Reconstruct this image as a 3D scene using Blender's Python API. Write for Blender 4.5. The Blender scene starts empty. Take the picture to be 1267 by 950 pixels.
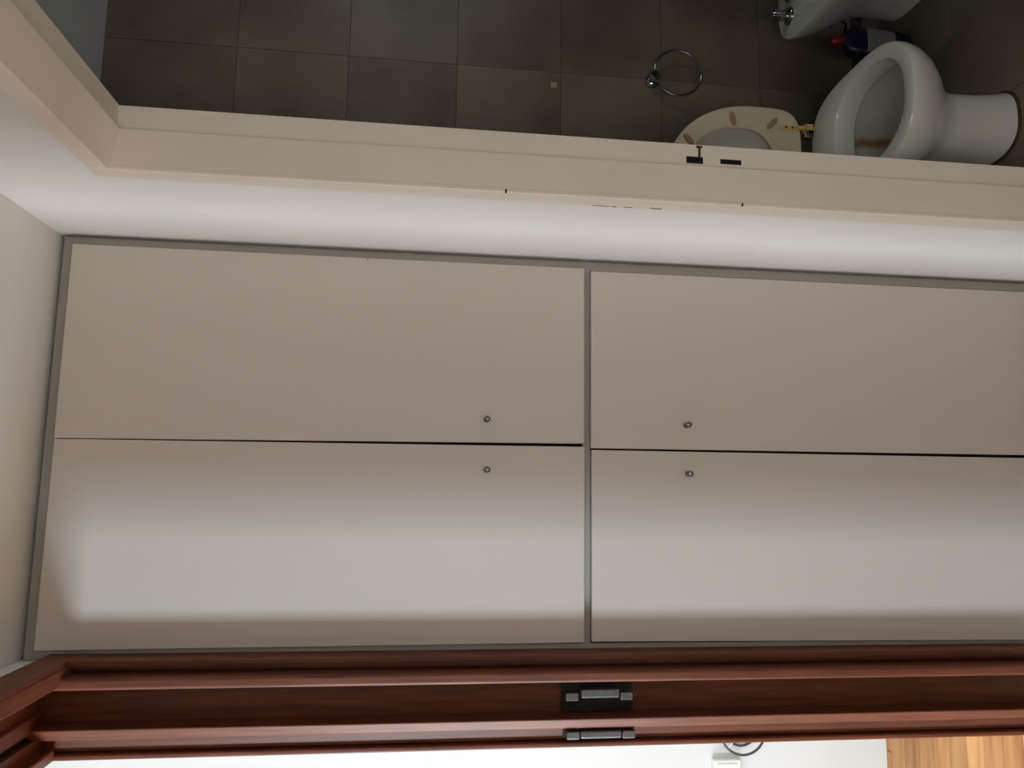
import bpy, bmesh, math, random
from mathutils import Matrix, Vector
random.seed(7)
D = bpy.data
SC = bpy.context.scene
COL = SC.collection
PI = math.pi


def lin(r, g, b):
    def f(c):
        c /= 255.0
        return c / 12.92 if c <= 0.04045 else ((c + 0.055) / 1.055) ** 2.4
    return (f(r), f(g), f(b), 1.0)


# ------------------------------------------------------------------ camera
# the phone was held on its side: "up" in the room is to the left of the frame
YAW, PITCH, ROLL = 0.13589, 0.11474, 0.029698
fw = Vector((math.sin(YAW) * math.cos(PITCH), math.cos(YAW) * math.cos(PITCH), -math.sin(PITCH)))
r0 = Vector((math.cos(YAW), -math.sin(YAW), 0))
u0 = r0.cross(fw)
rt = r0 * math.cos(ROLL) + u0 * math.sin(ROLL)
up = -r0 * math.sin(ROLL) + u0 * math.cos(ROLL)
cd = D.cameras.new('camera')
cam = D.objects.new('camera', cd)
COL.objects.link(cam)
m = Matrix.Identity(4)
for i in range(3):
    m[i][0] = -up[i]
    m[i][1] = rt[i]
    m[i][2] = -fw[i]
m[0][3], m[1][3], m[2][3] = 0.0, 0.0, 1.66
cam.matrix_world = m
cd.sensor_fit = 'HORIZONTAL'
cd.sensor_width = 36.0
cd.lens = 36.0 * 921.11 / 1267.0
cd.clip_start = 0.02
SC.camera = cam

# ------------------------------------------------------------------ world, light, exposure
w = D.worlds.new('daylight')
SC.world = w
w.use_nodes = True
bg = w.node_tree.nodes['Background']
bg.inputs[0].default_value = lin(205, 222, 245)
bg.inputs[1].default_value = 1.0


def area(name, loc, direction, sx, sy, power, color):
    l = D.lights.new(name, 'AREA')
    l.shape = 'RECTANGLE'
    l.size, l.size_y = sx, sy
    l.energy = power
    l.color = color
    o = D.objects.new(name, l)
    COL.objects.link(o)
    o.location = loc
    o.rotation_euler = Vector(direction).to_track_quat('-Z', 'Y').to_euler()
    return o


# daylight entering by the big window of the room on the left
area('window_daylight', (-3.53, -0.60, 1.70), (1, 0, 0), 0.66, 1.40, 165.0, (0.73, 0.91, 1.0))
# and by its second window, straight across from the doorway
area('second_window_daylight', (-3.53, 1.50, 1.40), (1, 0, 0), 1.0, 1.6, 72.0, (0.93, 0.97, 1.0))
# added fill lamp for the hallway, in a made-up opening behind the camera
area('hall_fill', (-0.45, -0.85, 1.25), (0.8, 1, 0), 0.6, 1.6, 16.5, (1.0, 0.91, 0.86))
# added fill lamp to brighten the bathroom; the wall there has no window
area('bathroom_fill', (2.97, 1.0, 1.85), (-1, 0, 0), 0.6, 0.7, 6.0, (0.95, 1.0, 0.95))

SC.view_settings.view_transform = 'Standard'
SC.view_settings.look = 'None'
SC.view_settings.exposure = 0.0
SC.view_settings.gamma = 1.0
SC.view_settings.use_curve_mapping = False


# ------------------------------------------------------------------ materials
def new_mat(name, rough=0.5, spec=0.5, metal=0.0):
    mt = D.materials.new(name)
    mt.use_nodes = True
    b = mt.node_tree.nodes['Principled BSDF']
    b.inputs['Roughness'].default_value = rough
    b.inputs['Metallic'].default_value = metal
    b.inputs['Specular IOR Level'].default_value = spec
    return mt, mt.node_tree, b


def mottled(name, c1, c2, scale=4.0, rough=0.5, spec=0.5, stretch=(1, 1, 1), bump=0.0, bscale=200.0, metal=0.0,
            detail=4.0, vary=0.0):
    mt, nt, b = new_mat(name, rough, spec, metal)
    N, L = nt.nodes, nt.links
    tc = N.new('ShaderNodeTexCoord')
    mp = N.new('ShaderNodeMapping')
    mp.inputs['Scale'].default_value = stretch
    L.new(tc.outputs['Object'], mp.inputs[0])
    nz = N.new('ShaderNodeTexNoise')
    nz.inputs['Scale'].default_value = scale
    nz.inputs['Detail'].default_value = detail
    vec = mp.outputs[0]
    oi = None
    if vary:
        oi = N.new('ShaderNodeObjectInfo')
        add = N.new('ShaderNodeVectorMath')
        add.operation = 'MULTIPLY_ADD'
        L.new(oi.outputs['Random'], add.inputs[0])
        add.inputs[1].default_value = (37, 51, 23)
        L.new(mp.outputs[0], add.inputs[2])
        vec = add.outputs[0]
    L.new(vec, nz.inputs['Vector'])
    rp = N.new('ShaderNodeValToRGB')
    rp.color_ramp.elements[0].position = 0.3
    rp.color_ramp.elements[0].color = c1
    rp.color_ramp.elements[1].position = 0.7
    rp.color_ramp.elements[1].color = c2
    L.new(nz.outputs['Fac'], rp.inputs[0])
    out = rp.outputs[0]
    if vary:
        hs = N.new('ShaderNodeHueSaturation')
        mr = N.new('ShaderNodeMapRange')
        mr.inputs['To Min'].default_value = 1 - vary
        mr.inputs['To Max'].default_value = 1 + vary
        L.new(oi.outputs['Random'], mr.inputs[0])
        L.new(mr.outputs[0], hs.inputs['Value'])
        L.new(out, hs.inputs['Color'])
        out = hs.outputs[0]
    L.new(out, b.inputs['Base Color'])
    if bump:
        n2 = N.new('ShaderNodeTexNoise')
        n2.inputs['Scale'].default_value = bscale
        L.new(mp.outputs[0], n2.inputs['Vector'])
        bp = N.new('ShaderNodeBump')
        bp.inputs['Strength'].default_value = bump
        bp.inputs['Distance'].default_value = 0.002
        L.new(n2.outputs['Fac'], bp.inputs['Height'])
        L.new(bp.outputs[0], b.inputs['Normal'])
    return mt


M = {}
M['wall'] = mottled('white_wall_paint', lin(234, 233, 230), lin(239, 238, 235), 3, 0.85, 0.2, bump=0.12, bscale=160)
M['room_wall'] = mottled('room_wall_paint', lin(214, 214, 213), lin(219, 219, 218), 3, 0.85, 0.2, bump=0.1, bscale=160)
M['room_dim'] = mottled('bounce_cut_grey', lin(158, 154, 148), lin(164, 160, 154), 3, 0.85, 0.2)  # unseen room surfaces, darkened to cut the light they bounce
M['ceiling'] = mottled('ceiling_paint', lin(226, 221, 213), lin(231, 226, 218), 2, 0.9, 0.2, bump=0.1, bscale=120)
M['cream'] = mottled('cream_gloss_paint', lin(238, 228, 216), lin(242, 233, 221), 5, 0.42, 0.4, bump=0.05, bscale=60)
M['door_face'] = mottled('beige_melamine', lin(206, 195, 187), lin(211, 200, 192), 2.5, 0.48, 0.4, stretch=(1, 1, .4),
                         bump=0.03, bscale=300)
M['carcass'] = mottled('grey_melamine', lin(158, 153, 144), lin(164, 159, 150), 6, 0.45, 0.4)
M['dark_gap'] = mottled('wardrobe_inside', lin(40, 37, 34), lin(46, 42, 38), 4, 0.9, 0.1)
for axis, st in (('z', (9, 9, .7)), ('y', (9, .7, 9)), ('x', (.7, 9, 9))):
    M['wood_' + axis] = mottled('mahogany_grain_' + axis, lin(92, 46, 30), lin(124, 68, 47), 9, 0.47, 0.5, stretch=st,
                                bump=0.08, bscale=30, detail=6)
M['rubber'] = mottled('black_gasket', lin(22, 18, 17), lin(28, 23, 21), 30, 0.7, 0.3)
M['steel'] = mottled('brushed_steel', lin(128, 128, 126), lin(146, 146, 144), 40, 0.3, 0.5, metal=1.0)
M['chrome'] = mottled('chrome', lin(160, 164, 166), lin(172, 176, 178), 10, 0.14, 0.5, metal=1.0)
M['latch_grey'] = mottled('grey_metal', lin(104, 104, 105), lin(122, 122, 123), 60, 0.42, 0.5, metal=0.8)
M['ring_metal'] = mottled('dark_reflection_chrome', lin(72, 72, 74), lin(90, 90, 92), 60, 0.35, 0.4, metal=0.5)  # dark surroundings mirrored in the ring are put into its metal colour
M['latch_dark'] = mottled('dark_metal', lin(46, 44, 44), lin(58, 55, 54), 60, 0.45, 0.5, metal=0.6)
M['black'] = mottled('black_plate', lin(16, 16, 17), lin(24, 24, 25), 60, 0.5, 0.4)
M['chip'] = mottled('bared_dark_wood', lin(52, 44, 38), lin(70, 60, 52), 60, 0.7, 0.3)
M['tile'] = mottled('brown_stone_tile', lin(100, 89, 78), lin(136, 125, 112), 2.6, 0.42, 0.4, bump=0.06, bscale=40,
                    vary=0.03, detail=6)
M['grout'] = mottled('brown_grout', lin(62, 52, 45), lin(72, 62, 54), 40, 0.9, 0.1)
M['plaster_dim'] = mottled('bathroom_ceiling_paint', lin(206, 208, 206), lin(212, 214, 212), 3, 0.9, 0.2)
M['ceramic'] = mottled('white_ceramic', lin(222, 222, 216), lin(228, 228, 222), 2, 0.16, 0.5)
M['ceramic_old'] = mottled('bidet_ceramic', lin(214, 216, 210), lin(220, 222, 216), 2, 0.2, 0.5)
M['seat'] = mottled('ivory_plastic', lin(222, 212, 184), lin(228, 218, 190), 3, 0.35, 0.4)
M['lid'] = mottled('lid_plastic', lin(205, 203, 196), lin(212, 210, 203), 3, 0.35, 0.4)
M['bumper'] = mottled('tan_rubber', lin(168, 140, 106), lin(182, 152, 116), 30, 0.6, 0.3)
M['tan'] = mottled('tan_plastic', lin(212, 176, 112), lin(222, 186, 122), 20, 0.45, 0.4)
M['blue'] = mottled('navy_plastic', lin(10, 12, 50), lin(14, 17, 58), 10, 0.3, 0.5)  # bottle blue, red and label darkened for the shade the bottle stands in
M['red'] = mottled('red_plastic', lin(112, 10, 16), lin(124, 13, 19), 10, 0.35, 0.5)
M['label'] = mottled('bottle_label', lin(128, 126, 122), lin(140, 138, 134), 60, 0.5, 0.4)
M['plank'] = mottled('parquet_board', lin(160, 102, 58), lin(206, 154, 98), 5, 0.38, 0.4, stretch=(.5, 7, 7),
                     bump=0.03, bscale=20, vary=0.22, detail=6)
M['hall_floor'] = mottled('neutral_bounce_floor', lin(176, 166, 152), lin(190, 180, 166), 6, 0.4, 0.4)  # unseen floor, neutral colour picked to keep bounced light from turning orange
M['floor'] = mottled('parquet', lin(190, 134, 82), lin(212, 160, 104), 5, 0.45, 0.4, stretch=(.5, 7, 7), detail=6)
M['plate'] = mottled('white_plastic', lin(226, 227, 224), lin(230, 231, 228), 5, 0.4, 0.4)
M['patch'] = mottled('pale_glue_patch', lin(178, 160, 128), lin(196, 178, 146), 90, 0.6, 0.3)
M['water'] = mottled('toilet_water', lin(176, 182, 180), lin(186, 192, 190), 5, 0.05, 0.5)
M['stain_ring'] = mottled('dark_silicone', lin(58, 40, 32), lin(84, 62, 48), 60, 0.7, 0.3)

# toilet inside: white ceramic with a rusty lime stain running down one side
mt, nt, b = new_mat('stained_basin', 0.25, 0.5)
N, L = nt.nodes, nt.links
tc = N.new('ShaderNodeTexCoord')
mp = N.new('ShaderNodeMapping')
mp.inputs['Location'].default_value = (-1.082 * 40 - .3, -2.015 * 7 - .3, -.31 * 7 - .3)
mp.inputs['Scale'].default_value = (40, 7, 7)
gr = N.new('ShaderNodeTexGradient')
gr.gradient_type = 'SPHERICAL'
L.new(tc.outputs['Object'], mp.inputs[0])
nz = N.new('ShaderNodeTexNoise')
nz.inputs['Scale'].default_value = 22
L.new(tc.outputs['Object'], nz.inputs['Vector'])
mad = N.new('ShaderNodeVectorMath')
mad.operation = 'MULTIPLY_ADD'
L.new(nz.outputs['Color'], mad.inputs[0])
mad.inputs[1].default_value = (.6, .6, .6)
L.new(mp.outputs[0], mad.inputs[2])
L.new(mad.outputs[0], gr.inputs[0])
rp = N.new('ShaderNodeValToRGB')
rp.color_ramp.elements[0].position = 0.02
rp.color_ramp.elements[0].color = lin(206, 204, 196)
rp.color_ramp.elements[1].position = 0.6
rp.color_ramp.elements[1].color = lin(168, 120, 66)
L.new(gr.outputs['Fac'], rp.inputs[0])
L.new(rp.outputs[0], b.inputs['Base Color'])
M['basin'] = mt


# ------------------------------------------------------------------ mesh helpers
def link_mesh(name, bm, mat, parent=None, smooth=False):
    me = D.meshes.new(name)
    bmesh.ops.recalc_face_normals(bm, faces=bm.faces)
    bm.to_mesh(me)
    bm.free()
    if smooth:
        for p in me.polygons:
            p.use_smooth = True
        me.set_sharp_from_angle(angle=math.radians(38))
    me.materials.append(M[mat] if isinstance(mat, str) else mat)
    o = D.objects.new(name, me)
    COL.objects.link(o)
    if parent:
        o.parent = parent
        o.matrix_parent_inverse = parent.matrix_world.inverted()
    return o


def prism8(bm, v):
    """v: 4 bottom + 4 top corners, same winding"""
    vs = [bm.verts.new(p) for p in v]
    for f in ((0, 1, 2, 3), (4, 5, 6, 7), (0, 1, 5, 4), (1, 2, 6, 5), (2, 3, 7, 6), (3, 0, 4, 7)):
        bm.faces.new([vs[i] for i in f])
    return vs


def box(bm, x0, x1, y0, y1, z0, z1):
    return prism8(bm, [(x0, y0, z0), (x1, y0, z0), (x1, y1, z0), (x0, y1, z0),
                       (x0, y0, z1), (x1, y0, z1), (x1, y1, z1), (x0, y1, z1)])


def bevel(bm, w, seg=2):
    bmesh.ops.recalc_face_normals(bm, faces=bm.faces)
    bmesh.ops.bevel(bm, geom=list(bm.edges), offset=w, segments=seg, affect='EDGES', profile=0.5)


def boxes(name, lst, mat, parent=None, bev=0.0, seg=2):
    bm = bmesh.new()
    for b_ in lst:
        box(bm, *b_)
    if bev:
        bevel(bm, bev, seg)
    return link_mesh(name, bm, mat, parent)


def loft(bm, rings, cap0=True, cap1=True):
    R = [[bm.verts.new(p) for p in r] for r in rings]
    n = len(R[0])
    for a, b_ in zip(R, R[1:]):
        for i in range(n):
            bm.faces.new([a[i], a[(i + 1) % n], b_[(i + 1) % n], b_[i]])
    if cap0:
        bm.faces.new(R[0][::-1])
    if cap1:
        bm.faces.new(R[-1])
    return R


def egg(cx, a, yf, ym, yb, nf, nb, z, N=56):
    pts = []
    for i in range(N):
        t = 2 * PI * i / N
        c, s = math.cos(t), math.sin(t)
        n, h = (nb, yb - ym) if s >= 0 else (nf, ym - yf)
        x = a * math.copysign(abs(c) ** (2 / n), c)
        y = h * math.copysign(abs(s) ** (2 / n), s)
        pts.append((cx + x, ym + y, z))
    return pts


def lathe(bm, prof, origin, axis='z', N=24, cap=True):
    rings = []
    for r, h in prof:
        ring = []
        for i in range(N):
            t = 2 * PI * i / N
            a, b_ = r * math.cos(t), r * math.sin(t)
            if axis == 'z':
                p = (a, b_, h)
            elif axis == 'y':
                p = (a, h, b_)
            else:
                p = (h, a, b_)
            ring.append(tuple(origin[k] + p[k] for k in range(3)))
        rings.append(ring)
    loft(bm, rings, cap, cap)


def torus(bm, c, R, r, normal='y', N=48, n=10, a0=0.0, a1=2 * PI, tilt=0.0):
    full = abs(a1 - a0 - 2 * PI) < 1e-6
    rings = []
    K = N if full else N + 1
    for i in range(K):
        t = a0 + (a1 - a0) * i / N
        ring = []
        for j in range(n):
            u = 2 * PI * j / n
            rr = R + r * math.cos(u)
            p = Vector((rr * math.cos(t), r * math.sin(u), rr * math.sin(t)))
            if normal == 'z':
                p = Vector((p.x, p.z, p.y))
            if tilt:
                p = Matrix.Rotation(tilt, 3, 'X') @ p
            ring.append(tuple(Vector(c) + p))
        rings.append(ring)
    if full:
        R_ = [[bm.verts.new(p) for p in q] for q in rings]
        for i in range(K):
            a, b_ = R_[i], R_[(i + 1) % K]
            for j in range(n):
                bm.faces.new([a[j], a[(j + 1) % n], b_[(j + 1) % n], b_[j]])
    else:
        loft(bm, rings)


def tube(bm, pts, r, n=10):
    rings = []
    P = [Vector(p) for p in pts]
    for i, p in enumerate(P):
        d = (P[min(i + 1, len(P) - 1)] - P[max(i - 1, 0)]).normalized()
        a = d.orthogonal().normalized()
        if i and rings:
            a = (prev - d * prev.dot(d)).normalized()
        prev = a
        b_ = d.cross(a)
        rings.append([tuple(p + a * r * math.cos(2 * PI * j / n) + b_ * r * math.sin(2 * PI * j / n)) for j in range(n)])
    loft(bm, rings)


def thing(name, loc, label, cat, group=None):
    o = D.objects.new(name, None)
    COL.objects.link(o)
    o.location = loc
    bpy.context.view_layer.update()
    o.empty_display_size = 0.1
    o['label'] = label
    o['category'] = cat
    if group:
        o['group'] = group
    return o


def struct(o, label):
    o['kind'] = 'structure'
    o['label'] = label
    return o


def tag(o, label, cat):
    o['label'] = label
    o['category'] = cat
    return o


# ------------------------------------------------------------------ setting: hallway shell
XL, XR = -0.400, 0.5776          # hallway wall faces
XLO = -0.597                     # far face of the left wall
XRO = 0.701                      # bathroom face of the right wall
ZC = 2.536                       # hallway ceiling
YFRONT = 1.826                   # wardrobe front
LN, LF = 0.60, 1.822             # left doorway (near, far) in the wall
LH = 2.478                       # left doorway head in the wall
RN, RF = 0.57, 1.408             # right doorway
RH = 2.27
YB = 2.54                        # bathroom tile face
YROOM = 2.615                    # white wall of the room on the left
YEND = -3.25

struct(boxes('wall_left', [(XLO, XL, LF, 2.44, 0, ZC), (XLO, XL, YEND, -1.32, 0, ZC), (XLO, XL, -.40, LN, 0, ZC), (XLO, XL, -1.32, -.40, 2.15, ZC), (XLO, XL, LN, LF, LH, ZC)], 'wall'),  # opening behind the camera is added for the hall fill lamp
       'white painted hallway wall with the mahogany coloured doorway')
struct(boxes('wall_right', [(XR, XRO, RF, 2.548, 0, 2.83), (XR, XRO, YEND, RN, 0, 2.83), (XR, XRO, RN, RF, RH, 2.83)],
             'wall'), 'white painted hallway wall with the cream bathroom doorway')
struct(boxes('wall_back', [(XL, XR, 2.40, 2.44, 0, ZC)], 'wall'), 'white hallway wall behind the built-in wardrobe')
struct(boxes('wall_front', [(XLO, XR, YEND - .1, YEND, 0, ZC)], 'wall'), 'white end wall of the hallway behind the camera')
struct(boxes('ceiling', [(XLO, XR, YEND, YROOM, ZC, ZC + .08)], 'ceiling'), 'off white flat hallway ceiling above the wardrobe')
struct(boxes('floor', [(-3.7, XR, YEND, YROOM, -.08, -.012)], 'floor'), 'floor of the hallway and of the room beside it')
boxes('floor_covering', [(XLO, XR, YEND, YROOM, -.012, 0)], 'hall_floor', D.objects['floor'])

# room on the left
ZR = 3.0
struct(boxes('ceiling_room', [(-3.7, XLO, YEND, YROOM, ZR, ZR + .08)], 'room_dim'), 'high darkened ceiling of the room on the left')
boxes('upper_wall', [(XLO - .004, XL, YEND, YROOM, ZC + .08, ZR)], 'wall', D.objects['wall_left'])
struct(boxes('wall_room_back', [(-3.7, XLO, YROOM, YROOM + .1, -.08, ZR)], 'room_wall'),
       'bright white wall of the room beyond the mahogany doorway')
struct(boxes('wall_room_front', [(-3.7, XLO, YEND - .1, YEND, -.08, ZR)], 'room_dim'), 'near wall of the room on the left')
WY0, WY1, WZ0, WZ1 = -1.00, -0.20, 0.94, 2.46
VY0, VY1, VZ0, VZ1 = 0.94, 2.06, 0.54, 2.26
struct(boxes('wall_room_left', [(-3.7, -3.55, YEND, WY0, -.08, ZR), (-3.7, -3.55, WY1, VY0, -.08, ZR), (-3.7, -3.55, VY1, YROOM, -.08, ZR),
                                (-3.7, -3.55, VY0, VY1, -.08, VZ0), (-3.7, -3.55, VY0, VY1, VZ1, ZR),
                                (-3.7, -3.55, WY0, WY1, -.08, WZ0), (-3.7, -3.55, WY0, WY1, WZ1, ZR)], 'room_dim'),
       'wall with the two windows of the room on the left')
struct(boxes('window_1', [(-3.66, -3.6, WY0, WY0 + .06, WZ0, WZ1), (-3.66, -3.6, WY1 - .06, WY1, WZ0, WZ1),
                          (-3.66, -3.6, WY0 + .06, WY1 - .06, WZ0, WZ0 + .06),
                          (-3.66, -3.6, WY0 + .06, WY1 - .06, WZ1 - .06, WZ1),
                          (-3.66, -3.6, WY0 + .06, WY1 - .06, 1.86, 1.90)], 'wood_z'), 'wooden window frame in the room on the left')

struct(boxes('window_2', [(-3.66, -3.6, VY0, VY0 + .06, VZ0, VZ1), (-3.66, -3.6, VY1 - .06, VY1, VZ0, VZ1),
                          (-3.66, -3.6, VY0 + .06, VY1 - .06, VZ0, VZ0 + .06),
                          (-3.66, -3.6, VY0 + .06, VY1 - .06, VZ1 - .06, VZ1),
                          (-3.66, -3.6, 1.48, 1.52, VZ0 + .06, VZ1 - .06)], 'wood_z'), 'second wooden window frame in the room on the left')

# parquet boards of that room, each one a board
fr = struct(boxes('floor_room', [(-3.55, XLO, YEND, 1.0, -.012, 0)], 'floor'), 'wooden parquet floor of the room beyond the doorway')
bw = 0.0755
row = 0
y = 1.0
pl_cache = {}
while y < YROOM - 0.005:
    x = XLO
    first = True
    y1 = min(y + bw, YROOM)
    while x > -2.55:
        ln = random.uniform(.3, .62) if first else .62
        first = False
        x0 = max(x - ln, -2.56)
        key = (round(x - x0, 2), round(y1 - y, 3))
        if key not in pl_cache:
            bm = bmesh.new()
            lx, ly = key
            box(bm, -lx / 2 + .0006, lx / 2 - .0006, -ly / 2 + .0006, ly / 2 - .0006, -.012, 0)
            me = D.meshes.new('plank')
            bmesh.ops.recalc_face_normals(bm, faces=bm.faces)
            bm.to_mesh(me)
            bm.free()
            me.materials.append(M['plank'])
            pl_cache[key] = me
        o = D.objects.new('plank', pl_cache[key])
        o.location = ((x + x0) / 2, (y + y1) / 2, 0)
        o.parent = fr
        COL.objects.link(o)
        x = x0
    y = y1

# ------------------------------------------------------------------ setting: bathroom shell
wbb = struct(boxes('wall_bathroom_back', [(XRO, 3.0, YB + .008, YB + .12, 0, 2.80)], 'grout'),
             'bathroom wall clad in large brown stone tiles behind the toilet')
struct(boxes('wall_bathroom_right', [(3.0, 3.1, -.3, YB + .12, 0, 2.80)], 'tile'), 'far side wall of the bathroom')
struct(boxes('wall_bathroom_front', [(XRO, 3.0, -.3, -.2, 0, 2.80)], 'tile'), 'near wall of the bathroom')
struct(boxes('ceiling_bathroom', [(XRO, 3.1, -.3, YB + .12, 2.80, 2.88)], 'plaster_dim'), 'pale ceiling of the dim bathroom')
zs = [0.0, 0.045, .427, .816, 1.199, 1.582, 1.969, 2.356, 2.80]
xs = [XRO, .916, 1.516, 2.116, 2.716, 3.0]
G = 0.0008
for r in range(1, len(zs) - 1):
    for c in range(len(xs) - 1):
        bm = bmesh.new()
        lx, lz = xs[c + 1] - xs[c] - 2 * G, zs[r + 1] - zs[r] - 2 * G
        d_ = random.uniform(-.0006, .0006)
        box(bm, -lx / 2, lx / 2, -.0045 + d_, .006, -lz / 2, lz / 2)
        o = link_mesh('tile', bm, 'tile')
        o.location = ((xs[c] + xs[c + 1]) / 2, YB + .0045, (zs[r] + zs[r + 1]) / 2)
        o.parent = wbb
fb = struct(boxes('floor_bathroom', [(XRO, 3.0, -.3, YB + .1, -.08, -.004)], 'grout'), 'dim bathroom floor of brown stone tiles')
boxes('threshold', [(XR, XRO, RN, RF, -.08, 0)], 'tile', fb)
tw = .383
yy = 2.058 + tw
rowi = 0
rows = []
y1 = YB
y0 = yy
while y1 > -.2:
    rows.append((max(y0, -.2), y1))
    y1 = y0
    y0 -= tw
for ri, (y0, y1) in enumerate(rows):
    off = 1.456 if ri % 2 == 1 else 1.156
    edges = sorted([XRO, 3.0] + [off + k * .6 for k in range(-2, 4) if XRO + .03 < off + k * .6 < 2.97])
    for x0, x1 in zip(edges, edges[1:]):
        bm = bmesh.new()
        lx, ly = x1 - x0 - 2 * G, y1 - y0 - 2 * G
        box(bm, -lx / 2, lx / 2, -ly / 2, ly / 2, -.006, random.uniform(-.0006, 0))
        o = link_mesh('tile', bm, 'tile')
        o.location = ((x0 + x1) / 2, (y0 + y1) / 2, 0)
        o.parent = fb

# ------------------------------------------------------------------ right doorway: cream painted frame
d2 = D.objects.new('door_2', None)
COL.objects.link(d2)
d2.location = (.63, 1.0, 0)
bpy.context.view_layer.update()
struct(d2, 'cream painted door frame of the dark bathroom, without its door')
XF = 0.566
bm = bmesh.new()
prism8(bm, [(XF, 1.3795, 0), (XR, 1.3795, 0), (XR, 1.434, 0), (XF, 1.434, 0),
            (XF, 1.384, 2.292), (XR, 1.384, 2.292), (XR, 1.424, 2.292), (XF, 1.424, 2.292)])
bevel(bm, .0035, 3)
cas = link_mesh('casing', bm, 'cream', d2)
boxes('casing', [(XF, XR, RN - .03, 1.384, 2.254, 2.292)], 'cream', d2, .0035, 3)
boxes('casing', [(XF, XR, RN - .02, RN + .022, 0, 2.254)], 'cream', d2, .0035, 3)
bm = bmesh.new()
prism8(bm, [(XF + .004, 1.3805, 0), (.645, 1.3795, 0), (.645, RF, 0), (XF + .004, RF, 0),
            (XF + .004, 1.385, 2.254), (.645, 1.3815, 2.2385), (.645, RF, 2.2385), (XF + .004, RF, 2.254)])
link_mesh('jamb', bm, 'cream', d2)
jr = boxes('rebate', [(.645, XRO + .001, 1.4045, RF + .0005, 0, 2.2525)], 'cream', d2)
bm = bmesh.new()
prism8(bm, [(XF + .004, RN, 2.254), (.645, RN, 2.2385), (.645, RF, 2.2385), (XF + .004, RF, 2.254),
            (XF + .004, RN, RH), (.645, RN, RH), (.645, RF, RH), (XF + .004, RF, RH)])
link_mesh('head', bm, 'cream', d2)
boxes('head_rebate', [(.645, XRO + .001, RN, RF, 2.2525, RH)], 'cream', d2)
boxes('jamb', [(XF + .004, .645, RN, RN + .025, 0, 2.245)], 'cream', d2)
# two black strike plates let into the rebate
sp = boxes('strike_plate', [(.661, .6755, 1.4025, 1.4055, 1.107, 1.142)], 'black', d2, .0008, 1)
sp['label'] = 'black strike plate with a bent tongue, the upper of two'
boxes('tongue', [(.6755, .699, 1.4018, 1.4045, 1.1125, 1.1165), (.695, .699, 1.4015, 1.4045, 1.1085, 1.1205)], 'chip', sp)
boxes('strike_plate', [(.664, .674, 1.4025, 1.4055, 1.0245, 1.0695)], 'black', d2, .0008, 1)
# chipped paint on the frame edge
boxes('paint_chip', [(.5645, .5712, 1.3788, 1.3835, 1.5150, 1.5180)], 'chip', d2)
boxes('paint_chip', [(.5655, .5715, 1.3785, 1.3835, 1.0338, 1.0362)], 'chip', d2)
for (ya, za, zb, t) in ((1.4225, 1.335, 1.300, .0014), (1.4225, 1.294, 1.285, .0022), (1.421, 1.270, 1.252, .0016), (1.4195, 1.215, 1.190, .003)):
    boxes('paint_chip', [(XF - .0006, XF + .001, ya, ya + t, zb, za)], 'chip', d2)

# ------------------------------------------------------------------ left doorway: mahogany frame with rebates
d1 = D.objects.new('door_1', None)
COL.objects.link(d1)
d1.location = (-.49, 1.2, 0)
bpy.context.view_layer.update()
struct(d1, 'mahogany coloured door frame with stepped jambs beside the wardrobe')
XC = -0.3851
Y1 = 1.761
boxes('casing', [(XL, XC, Y1, 1.8235, 0, 2.4715)], 'wood_z', d1, .003, 2)
boxes('casing', [(XL, XC, LN - .06, Y1, 2.4035, 2.4715)], 'wood_y', d1, .003, 2)
boxes('casing', [(XL, XC, LN - .06, LN, 0, 2.4035)], 'wood_z', d1, .003, 2)
# far jamb, from the hallway face inwards
boxes('jamb', [(-.4235, XL + .002, 1.795, LF, 0, 2.478), (-.402, XL + .002, 1.763, 1.795, 0, 2.478)], 'wood_z', d1)
boxes('door_stop', [(-.4400, -.4150, 1.7240, LF, 0, 2.479)], 'wood_z', d1, .007, 4)
boxes('gasket', [(-.4500, -.4400, 1.7700, LF, 0, 2.479)], 'rubber', d1)
boxes('channel', [(-.5215, -.4500, 1.8000, LF, 0, 2.479)], 'wood_z', d1)
bm = bmesh.new()
prism8(bm, [(-.5475, 1.7540, 0), (-.5205, 1.7350, 0), (-.5205, LF, 0), (-.5475, LF, 0),
            (-.5475, 1.7540, 2.479), (-.5205, 1.7350, 2.479), (-.5205, LF, 2.479), (-.5475, LF, 2.479)])
bevel(bm, .006, 4)
link_mesh('stile', bm, 'wood_z', d1)
bm = bmesh.new()
prism8(bm, [(-.5830, 1.7990, 0), (-.5475, 1.7890, 0), (-.5475, LF, 0), (-.5830, LF, 0),
            (-.5830, 1.7990, 2.479), (-.5475, 1.7890, 2.479), (-.5475, LF, 2.479), (-.5830, LF, 2.479)])
link_mesh('inner_lining', bm, 'wood_z', d1)
# unseen shut door panel, added to narrow the window beam on the wardrobe
boxes('beam_blocker', [(-.6060, -.5760, LN + .03, 1.430, .008, 2.420)], 'wood_z', d1, .004, 2)
boxes('gasket', [(-.5865, -.5830, 1.8080, LF, 0, 2.479)], 'rubber', d1)
boxes('bead', [(-.5985, -.5865, 1.7850, LF, 0, 2.479)], 'wood_z', d1, .004, 3)
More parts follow.
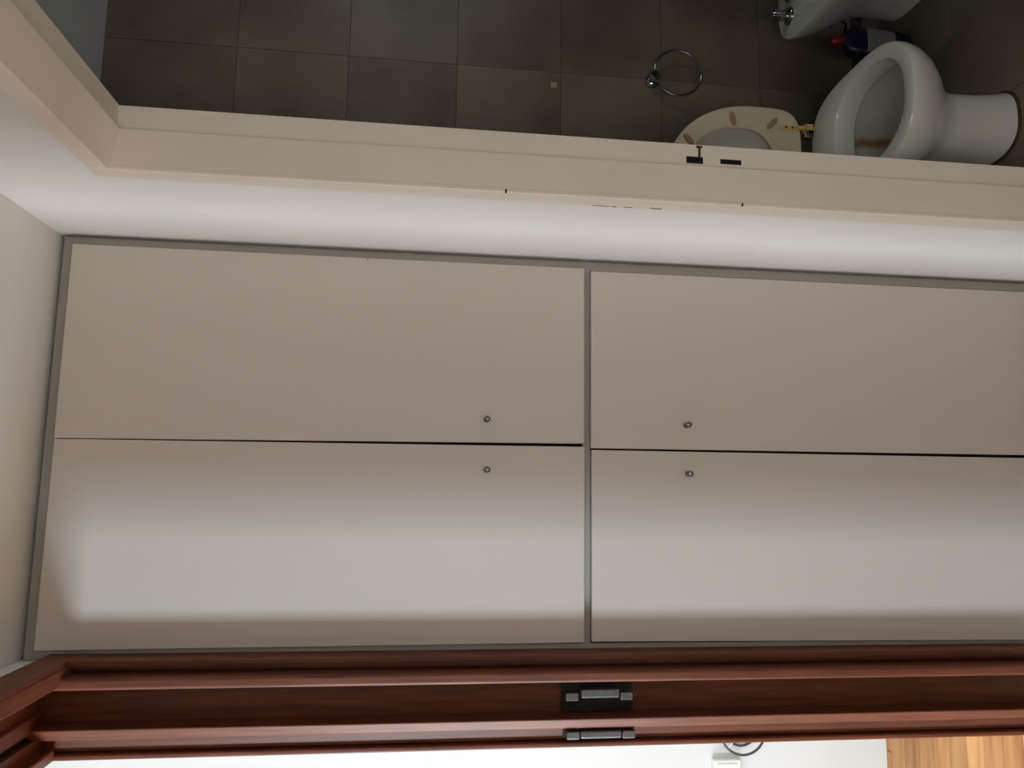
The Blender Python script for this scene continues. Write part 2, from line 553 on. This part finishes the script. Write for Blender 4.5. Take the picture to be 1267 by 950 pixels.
# head
boxes('head', [(-.4325, XL + .002, LN, 1.795, 2.4020, 2.478)], 'wood_y', d1, .002, 2)
boxes('head', [(-.4985, -.4325, LN, 1.81, 2.4700, 2.479)], 'wood_y', d1)
boxes('head_stop', [(-.5310, -.4980, LN, 1.81, 2.4590, 2.479)], 'wood_y', d1, .004, 3)
boxes('gasket', [(-.5480, -.5310, LN, 1.81, 2.4700, 2.479)], 'rubber', d1)
boxes('head_lining', [(-.5745, -.5475, LN, 1.79, 2.4560, 2.479)], 'wood_y', d1)
boxes('head_bead', [(-.5985, -.5740, LN, 1.786, 2.4260, 2.479)], 'wood_y', d1, .004, 3)
# near jamb (mirror of the far one, plainer: out of the photograph)
boxes('jamb', [(-.587, XL + .002, LN, LN + .03, 0, 2.402)], 'wood_z', d1)


def latch(xa, xb, yb, yf, z0, z1, bx0, bx1, label):
    base = boxes('hinge', [(xa, xb, yb - .003, yb + .004, z0 - .004, z1 + .004)], 'latch_dark', d1, .001, 1)
    base['label'] = label
    h = z1 - z0
    e = h * .19
    xm0, xm1 = bx0, bx1
    boxes('end_block', [(xm0, xm1, yf, yb, z0, z0 + e)], 'latch_grey', base, .003, 2)
    boxes('end_block', [(xm0, xm1, yf, yb, z1 - e, z1)], 'latch_grey', base, .003, 2)
    return base, e


b1, e = latch(-.519, -.456, 1.789, 1.762, 1.162, 1.320, -.490, -.472, 'dark hinge with grey bar and two end blocks, deep in the frame')
boxes('pin_barrel', [(-.482, -.462, 1.752, 1.786, 1.162 + e + .004, 1.320 - e - .004)], 'latch_grey', b1, .004, 3)
b2, e = latch(-.5710, -.5500, 1.778, 1.750, 1.160, 1.320, -.5700, -.5530, 'grey hinge on the paler inner strip of the frame')
boxes('pin_barrel', [(-.5690, -.5520, 1.750, 1.778, 1.160 + e + .002, 1.320 - e - .002)], 'latch_grey', b2, .004, 3)

# ------------------------------------------------------------------ wardrobe
wd = thing('wardrobe', (.088, 2.1, 0), 'tall built-in beige wardrobe with four flat doors in a grey frame', 'wardrobe')
WX0, WX1, WZ = -.3985, .5735, 2.526
YBK = 2.385
boxes('frame', [(WX0, WX0 + .024, YFRONT, YBK, 0, WZ), (WX1 - .024, WX1, YFRONT, YBK, 0, WZ),
                (WX0 + .024, WX1 - .024, YFRONT, YBK, WZ - .024, WZ),
                (WX0 + .024, WX1 - .024, YFRONT, YBK, 1.249, 1.2685),
                (WX0 + .024, WX1 - .024, YFRONT, YBK, 0, .03)], 'carcass', wd)
boxes('back_panel', [(WX0, WX1, YBK, YBK + .008, 0, WZ)], 'dark_gap', wd)
boxes('inner_post', [(.078, .112, YFRONT + .012, YFRONT + .03, .03, 1.249), (.078, .112, YFRONT + .012, YFRONT + .03, 1.2685, WZ - .024)], 'dark_gap', wd)
boxes('edge_strip', [(WX1 - .002, WX1 + .0006, YFRONT - .0015, YFRONT + .01, 0, WZ)], 'steel', wd)
YD = YFRONT - .016
kn = None


def door(xl0, xr0, xl1, xr1, z0, z1, kx, kz, label):
    """xl0/xr0 bottom edges, xl1/xr1 top edges"""
    global kn
    bm = bmesh.new()
    prism8(bm, [(xl0, YD, z0), (xr0, YD, z0), (xr0, YFRONT - .0008, z0), (xl0, YFRONT - .0008, z0),
                (xl1, YD, z1), (xr1, YD, z1), (xr1, YFRONT - .0008, z1), (xl1, YFRONT - .0008, z1)])
    bevel(bm, .0009, 1)
    d_ = link_mesh('door', bm, 'door_face', wd)
    d_['label'] = label
    bm = bmesh.new()
    lathe(bm, [(.0075, 0), (.0075, -.002), (.0042, -.004), (.0040, -.014), (.0066, -.0175), (.0076, -.021), (.0072, -.0235), (.0045, -.0255)],
          (kx, YD, kz), 'y', 20)
    k = link_mesh('knob', bm, 'steel', d_, True)
    return d_


door(.1045, .5505, .0922, .5508, 1.2680, 2.5000, .158, 1.5104, 'upper right beige door with a steel knob near its foot')
door(-.3700, .0962, -.3750, .0905, 1.2672, 2.4990, .036, 1.5082, 'upper left beige door with a steel knob near its foot')
door(.0985, .5440, .0935, .5445, .0330, 1.2500, .156, 1.0060, 'lower right beige door with a steel knob near its top')
door(-.3750, .0900, -.3680, .0890, .0330, 1.2485, .034, 1.0042, 'lower left beige door with a steel knob near its top')

boxes('nick', [(.5465, .5485, YD - .0006, YD + .001, 1.8105, 1.8145)], 'chip', wd)

# ------------------------------------------------------------------ toilet
TX = 1.070
RZ = .415
to = thing('toilet', (TX, 1.98, 0), 'white toilet with its ivory seat raised, seen through the cream door frame', 'toilet')
bm = bmesh.new()
rings = []
for z, a, yf, yb in ((0, .102, 1.820, 2.14), (.012, .101, 1.821, 2.14), (.03, .096, 1.826, 2.14), (.10, .090, 1.832, 2.13), (.18, .090, 1.832, 2.13),
                     (.215, .096, 1.822, 2.14), (.245, .117, 1.795, 2.16), (.28, .146, 1.758, 2.18), (.32, .170, 1.724, 2.195),
                     (.36, .184, 1.701, 2.205), (.39, .1885, 1.692, 2.21), (.408, .1885, 1.692, 2.21), (.413, .1865, 1.694, 2.208), (.415, .183, 1.698, 2.204)):
    rings.append(egg(TX, a, yf, 1.945, yb, 2.6, 3.4, z))
for z, a, yf, yb in ((.415, .151, 1.729, 2.080), (.413, .148, 1.732, 2.076), (.408, .1465, 1.7335, 2.074), (.350, .146, 1.735, 2.072)):
    rings.append(egg(TX, a, yf, 1.925, yb, 2.4, 2.4, z))
loft(bm, rings, True, False)
link_mesh('bowl', bm, 'ceramic', to, True)
bm = bmesh.new()
rings = [egg(TX, a, yf, 1.93, yb, 2.3, 2.3, z) for z, a, yf, yb in
         ((.3495, .146, 1.735, 2.072), (.349, .160, 1.722, 2.086), (.335, .160, 1.722, 2.086), (.30, .138, 1.752, 2.08), (.25, .098, 1.82, 2.07), (.20, .062, 1.89, 2.05), (.17, .05, 1.92, 2.03))]
loft(bm, rings, False, True)
link_mesh('basin', bm, 'basin', to, True)
bm = bmesh.new()
loft(bm, [egg(TX, .07, 1.87, 1.96, 2.055, 2, 2, .2122), egg(TX, .07, 1.87, 1.96, 2.055, 2, 2, .213)])
link_mesh('water', bm, 'water', to)
bm = bmesh.new()
loft(bm, [egg(TX, .108, 1.813, 1.945, 2.14, 2.6, 3.4, 0), egg(TX, .102, 1.819, 1.945, 2.14, 2.6, 3.4, .006)])
link_mesh('sealing_bead', bm, 'stain_ring', to, True)
bm = bmesh.new()
tube(bm, [(TX, 2.10, .20), (TX, 2.25, .20), (TX, 2.4, .19), (TX, YB, .19)], .05, 16)
link_mesh('waste_pipe', bm, 'ceramic', to, True)


def xz_ring(cx, a, zc, bt, nt_, bb, nb_, yv, N=56):
    pts = []
    for i in range(N):
        t = 2 * PI * i / N
        c, s = math.cos(t), math.sin(t)
        n, h = (nt_, bt) if s >= 0 else (nb_, bb)
        pts.append((cx + a * math.copysign(abs(c) ** (2 / n), c), yv, zc + h * math.copysign(abs(s) ** (2 / n), s)))
    return pts


def seat_rings(o, ya, yb):
    out = lambda k, yv: xz_ring(TX, .188 + k, .625, .262 + k, 1.85, .181 + k, 5, yv)
    inn = lambda k, yv: xz_ring(TX, .110 - k, .66, .158 - k, 2.0, .118 - k, 2.4, yv)
    return [inn(-.004, ya), out(-.005, ya), out(0, ya + .005), out(0, yb - .006), out(-.006, yb), inn(-.008, yb), inn(0, yb - .008), inn(0, ya + .004)]


bm = bmesh.new()
R_ = [[bm.verts.new(p) for p in r] for r in seat_rings(0, 2.215, 2.234)]
for k in range(len(R_)):
    a, b_ = R_[k], R_[(k + 1) % len(R_)]
    for i in range(56):
        bm.faces.new([a[i], a[(i + 1) % 56], b_[(i + 1) % 56], b_[i]])
st = link_mesh('seat', bm, 'seat', to, True)
bm = bmesh.new()
loft(bm, [xz_ring(TX, .182, .625, .256, 1.85, .176, 5, 2.240), xz_ring(TX, .188, .625, .262, 1.85, .181, 5, 2.246),
          xz_ring(TX, .188, .625, .262, 1.85, .181, 5, 2.254), xz_ring(TX, .170, .625, .24, 1.85, .165, 5, 2.262)])
link_mesh('lid', bm, 'lid', to, True)
hc = Vector((TX, 0, .66))
for sx in (1, -1):
    for bx, bz, tilt in ((1.207, .684, 0), (1.199, .547, 0), (1.122, .835, -.55)):
        px = TX + sx * (bx - TX)
        dv = Vector((px, 0, bz)) - hc
        ang = math.atan2(dv.z, dv.x) + sx * tilt
        bm = bmesh.new()
        rr = []
        for q, hh in ((1, 0), (1, -.006), (.8, -.011), (.45, -.013)):
            ring = []
            for i in range(20):
                t = 2 * PI * i / 20
                c, s = math.cos(t), math.sin(t)
                a = .024 * q * math.copysign(abs(c) ** .8, c)
                b_ = .0085 * q * s
                ring.append((px + a * math.cos(ang) - b_ * math.sin(ang), 2.2155 + hh, bz + a * math.sin(ang) + b_ * math.cos(ang)))
            rr.append(ring)
        loft(bm, rr)
        link_mesh('bumper', bm, 'bumper', st, True)
    # hinge: strap with two screws and a knuckle with a hollow
    hx = TX + sx * .118
    hg = boxes('hinge', [(hx - .030, hx + .016, 2.188, 2.199, .416, .436), (hx - .030, hx + .016, 2.211, 2.228, .416, .436),
                         (hx - .030, hx - .014, 2.188, 2.228, .416, .436), (hx + .004, hx + .016, 2.188, 2.228, .416, .436),
                         (hx - .006, hx + .005, 2.200, 2.2152, .432, .462), (hx - .0075, hx + .0065, 2.2095, 2.2152, .455, .520)], 'tan', to, .0015, 1)
    for sz in (.478, .500):
        bm = bmesh.new()
        lathe(bm, [(.0035, 0), (.0035, -.0008)], (hx, 2.2095, sz), 'y', 12)
        link_mesh('screw_hole', bm, 'black', hg)

# ------------------------------------------------------------------ bidet
BX = 1.763
bi = thing('bidet', (BX, 2.15, 0), 'white bidet at the frame edge right of the toilet, with chrome valves', 'bidet')
bm = bmesh.new()
rings = []
for z, a, yf, yb in ((0, .082, 2.02, 2.38), (.03, .078, 2.03, 2.38), (.14, .076, 2.03, 2.38), (.20, .098, 1.99, 2.39), (.26, .136, 1.94, 2.405),
                     (.32, .166, 1.90, 2.42), (.37, .184, 1.872, 2.43), (.39, .189, 1.868, 2.432), (.398, .187, 1.87, 2.43), (.40, .181, 1.876, 2.424)):
    rings.append(egg(BX, a, yf, 2.12, yb, 2.4, 3.2, z))
for z, a, yf, yb in ((.40, .148, 1.91, 2.27), (.392, .138, 1.92, 2.26), (.34, .128, 1.94, 2.25), (.28, .095, 1.98, 2.21), (.26, .05, 2.03, 2.15)):
    rings.append(egg(BX, a, yf, 2.10, yb, 2.2, 2.2, z))
loft(bm, rings, True, True)
link_mesh('bowl', bm, 'ceramic_old', bi, True)
for sx in (-1, 1):
    tx = BX + sx * .077
    bm = bmesh.new()
    lathe(bm, [(.031, .399), (.031, .404), (.027, .410), (.018, .413), (.015, .421)], (tx, 2.345, 0), 'z', 24)
    v = link_mesh('valve', bm, 'chrome', bi, True)
    bm = bmesh.new()
    prof = [(.015, .418), (.0185, .422), (.0185, .462), (.0165, .468), (.006, .4695)]
    rings = []
    for r, h in prof:
        rings.append([(tx + (r + .0012 * math.cos(8 * t)) * math.cos(t), 2.345 + (r + .0012 * math.cos(8 * t)) * math.sin(t), h)
                      for t in [2 * PI * i / 48 for i in range(48)]])
    loft(bm, rings)
    link_mesh('handle', bm, 'chrome', v, True)
bm = bmesh.new()
lathe(bm, [(.022, .399), (.022, .404), (.013, .41), (.012, .43)], (BX, 2.345, 0), 'z', 24)
tube(bm, [(BX, 2.345, .425), (BX, 2.33, .436), (BX, 2.29, .438), (BX, 2.26, .430)], .010, 12)
link_mesh('spout', bm, 'chrome', bi, True)
bm = bmesh.new()
tube(bm, [(1.765, 2.375, .20), (1.735, 2.43, .185), (1.7405, 2.46, .175), (1.762, 2.46, .158), (1.771, 2.46, .134), (1.756, 2.46, .112), (1.74, 2.49, .10), (1.74, YB - .002, .10)], .005, 10)
link_mesh('supply_hose', bm, 'rubber', bi, True)

# ------------------------------------------------------------------ bottle between toilet and bidet
bo = thing('bottle', (1.56, 2.28, 0), 'navy blue cleaner bottle with red cap standing behind the toilet', 'bottle')
bm = bmesh.new()
rings = [egg(1.56, a, 2.28 - d_, 2.28, 2.28 + d_, 2.8, 2.8, z, 40) for z, a, d_ in
         ((0, .040, .026), (.006, .043, .029), (.03, .045, .030), (.09, .049, .031), (.15, .053, .032), (.195, .054, .032), (.218, .050, .030), (.232, .038, .025), (.240, .020, .018), (.246, .015, .015))]
loft(bm, rings)
link_mesh('body', bm, 'blue', bo, True)
bm = bmesh.new()
lathe(bm, [(.018, .245), (.0185, .249), (.017, .280), (.014, .285)], (1.56, 2.28, 0), 'z', 24)
link_mesh('cap', bm, 'red', bo, True)
bm = bmesh.new()
prof = [(.062, .0465, .0305), (.10, .0497, .0313), (.14, .0525, .032), (.168, .0535, .0322)]
rows_ = []
for z, a, d_ in prof:
    k = (z - .062) / .106
    half = .62 + .10 * k
    r1 = []
    for i in range(13):
        t = -PI / 2 + (i / 12 - .5) * 2 * half * 1.25
        c, s = math.cos(t), math.sin(t)
        r1.append(bm.verts.new((1.56 + (a + .0004) * math.copysign(abs(c) ** (2 / 2.8), c), 2.28 + (d_ + .0006) * math.copysign(abs(s) ** (2 / 2.8), s), z)))
    rows_.append(r1)
for a, b_ in zip(rows_, rows_[1:]):
    for i in range(12):
        bm.faces.new([a[i], a[i + 1], b_[i + 1], b_[i]])
link_mesh('label', bm, 'label', bo, True)

# ------------------------------------------------------------------ towel ring on the bathroom tiles
tr = thing('towel_ring', (1.507, YB, .85), 'chrome towel ring hanging on the brown tiles above the toilet', 'towel ring')
bm = bmesh.new()
lathe(bm, [(.027, 0), (.027, -.005), (.023, -.011), (.014, -.016), (.013, -.028), (.019, -.034), (.020, -.046), (.014, -.053), (.004, -.055)], (1.507, YB - .0002, .853), 'y', 24)
link_mesh('mount', bm, 'chrome', tr, True)
bm = bmesh.new()
torus(bm, (1.530, YB - .036, .762), .0895, .0038, 'y', 72, 10)
link_mesh('ring', bm, 'chrome', tr, True)
tag(boxes('glue_patch', [(1.453, 1.475, YB - .003, YB - .0004, 1.214, 1.236)], 'patch', None, .0008, 1),
    'small pale square glue patch left on the brown wall tiles', 'patch')

# ------------------------------------------------------------------ things on the white wall of the left room
wr = thing('wall_ring', (-.825, YROOM, .543), 'round double chrome ring low on the white wall beyond the doorway', 'ring')
bm = bmesh.new()
torus(bm, (-.825, YROOM - .03, .543), .080, .0042, 'y', 64, 10)
link_mesh('outer_ring', bm, 'ring_metal', wr, True)
bm = bmesh.new()
torus(bm, (-.822, YROOM - .012, .543), .058, .0045, 'y', 64, 10)
link_mesh('inner_ring', bm, 'ring_metal', wr, True)
bm = bmesh.new()
lathe(bm, [(.05, 0), (.05, -.006), (.02, -.012), (.012, -.02), (.012, -.034), (.004, -.038)], (-.822, YROOM - .0002, .543), 'y', 32)
for k in range(3):
    t = 2 * PI * k / 3 + .3
    tube(bm, [(-.822, YROOM - .028, .543), (-.823 + .078 * math.cos(t), YROOM - .03, .543 + .078 * math.sin(t))], .0025, 8)
link_mesh('mount', bm, 'plate', wr, True)
so = thing('wall_socket', (-.966, YROOM, .597), 'white plastic socket box on the white wall beside the chrome ring', 'socket')
boxes('box', [(-1.010, -.922, YROOM - .022, YROOM - .0002, .549, .646)], 'plate', so, .004, 3)
boxes('cover', [(-.998, -.934, YROOM - .0245, YROOM - .0215, .561, .634)], 'plate', so, .001, 1)
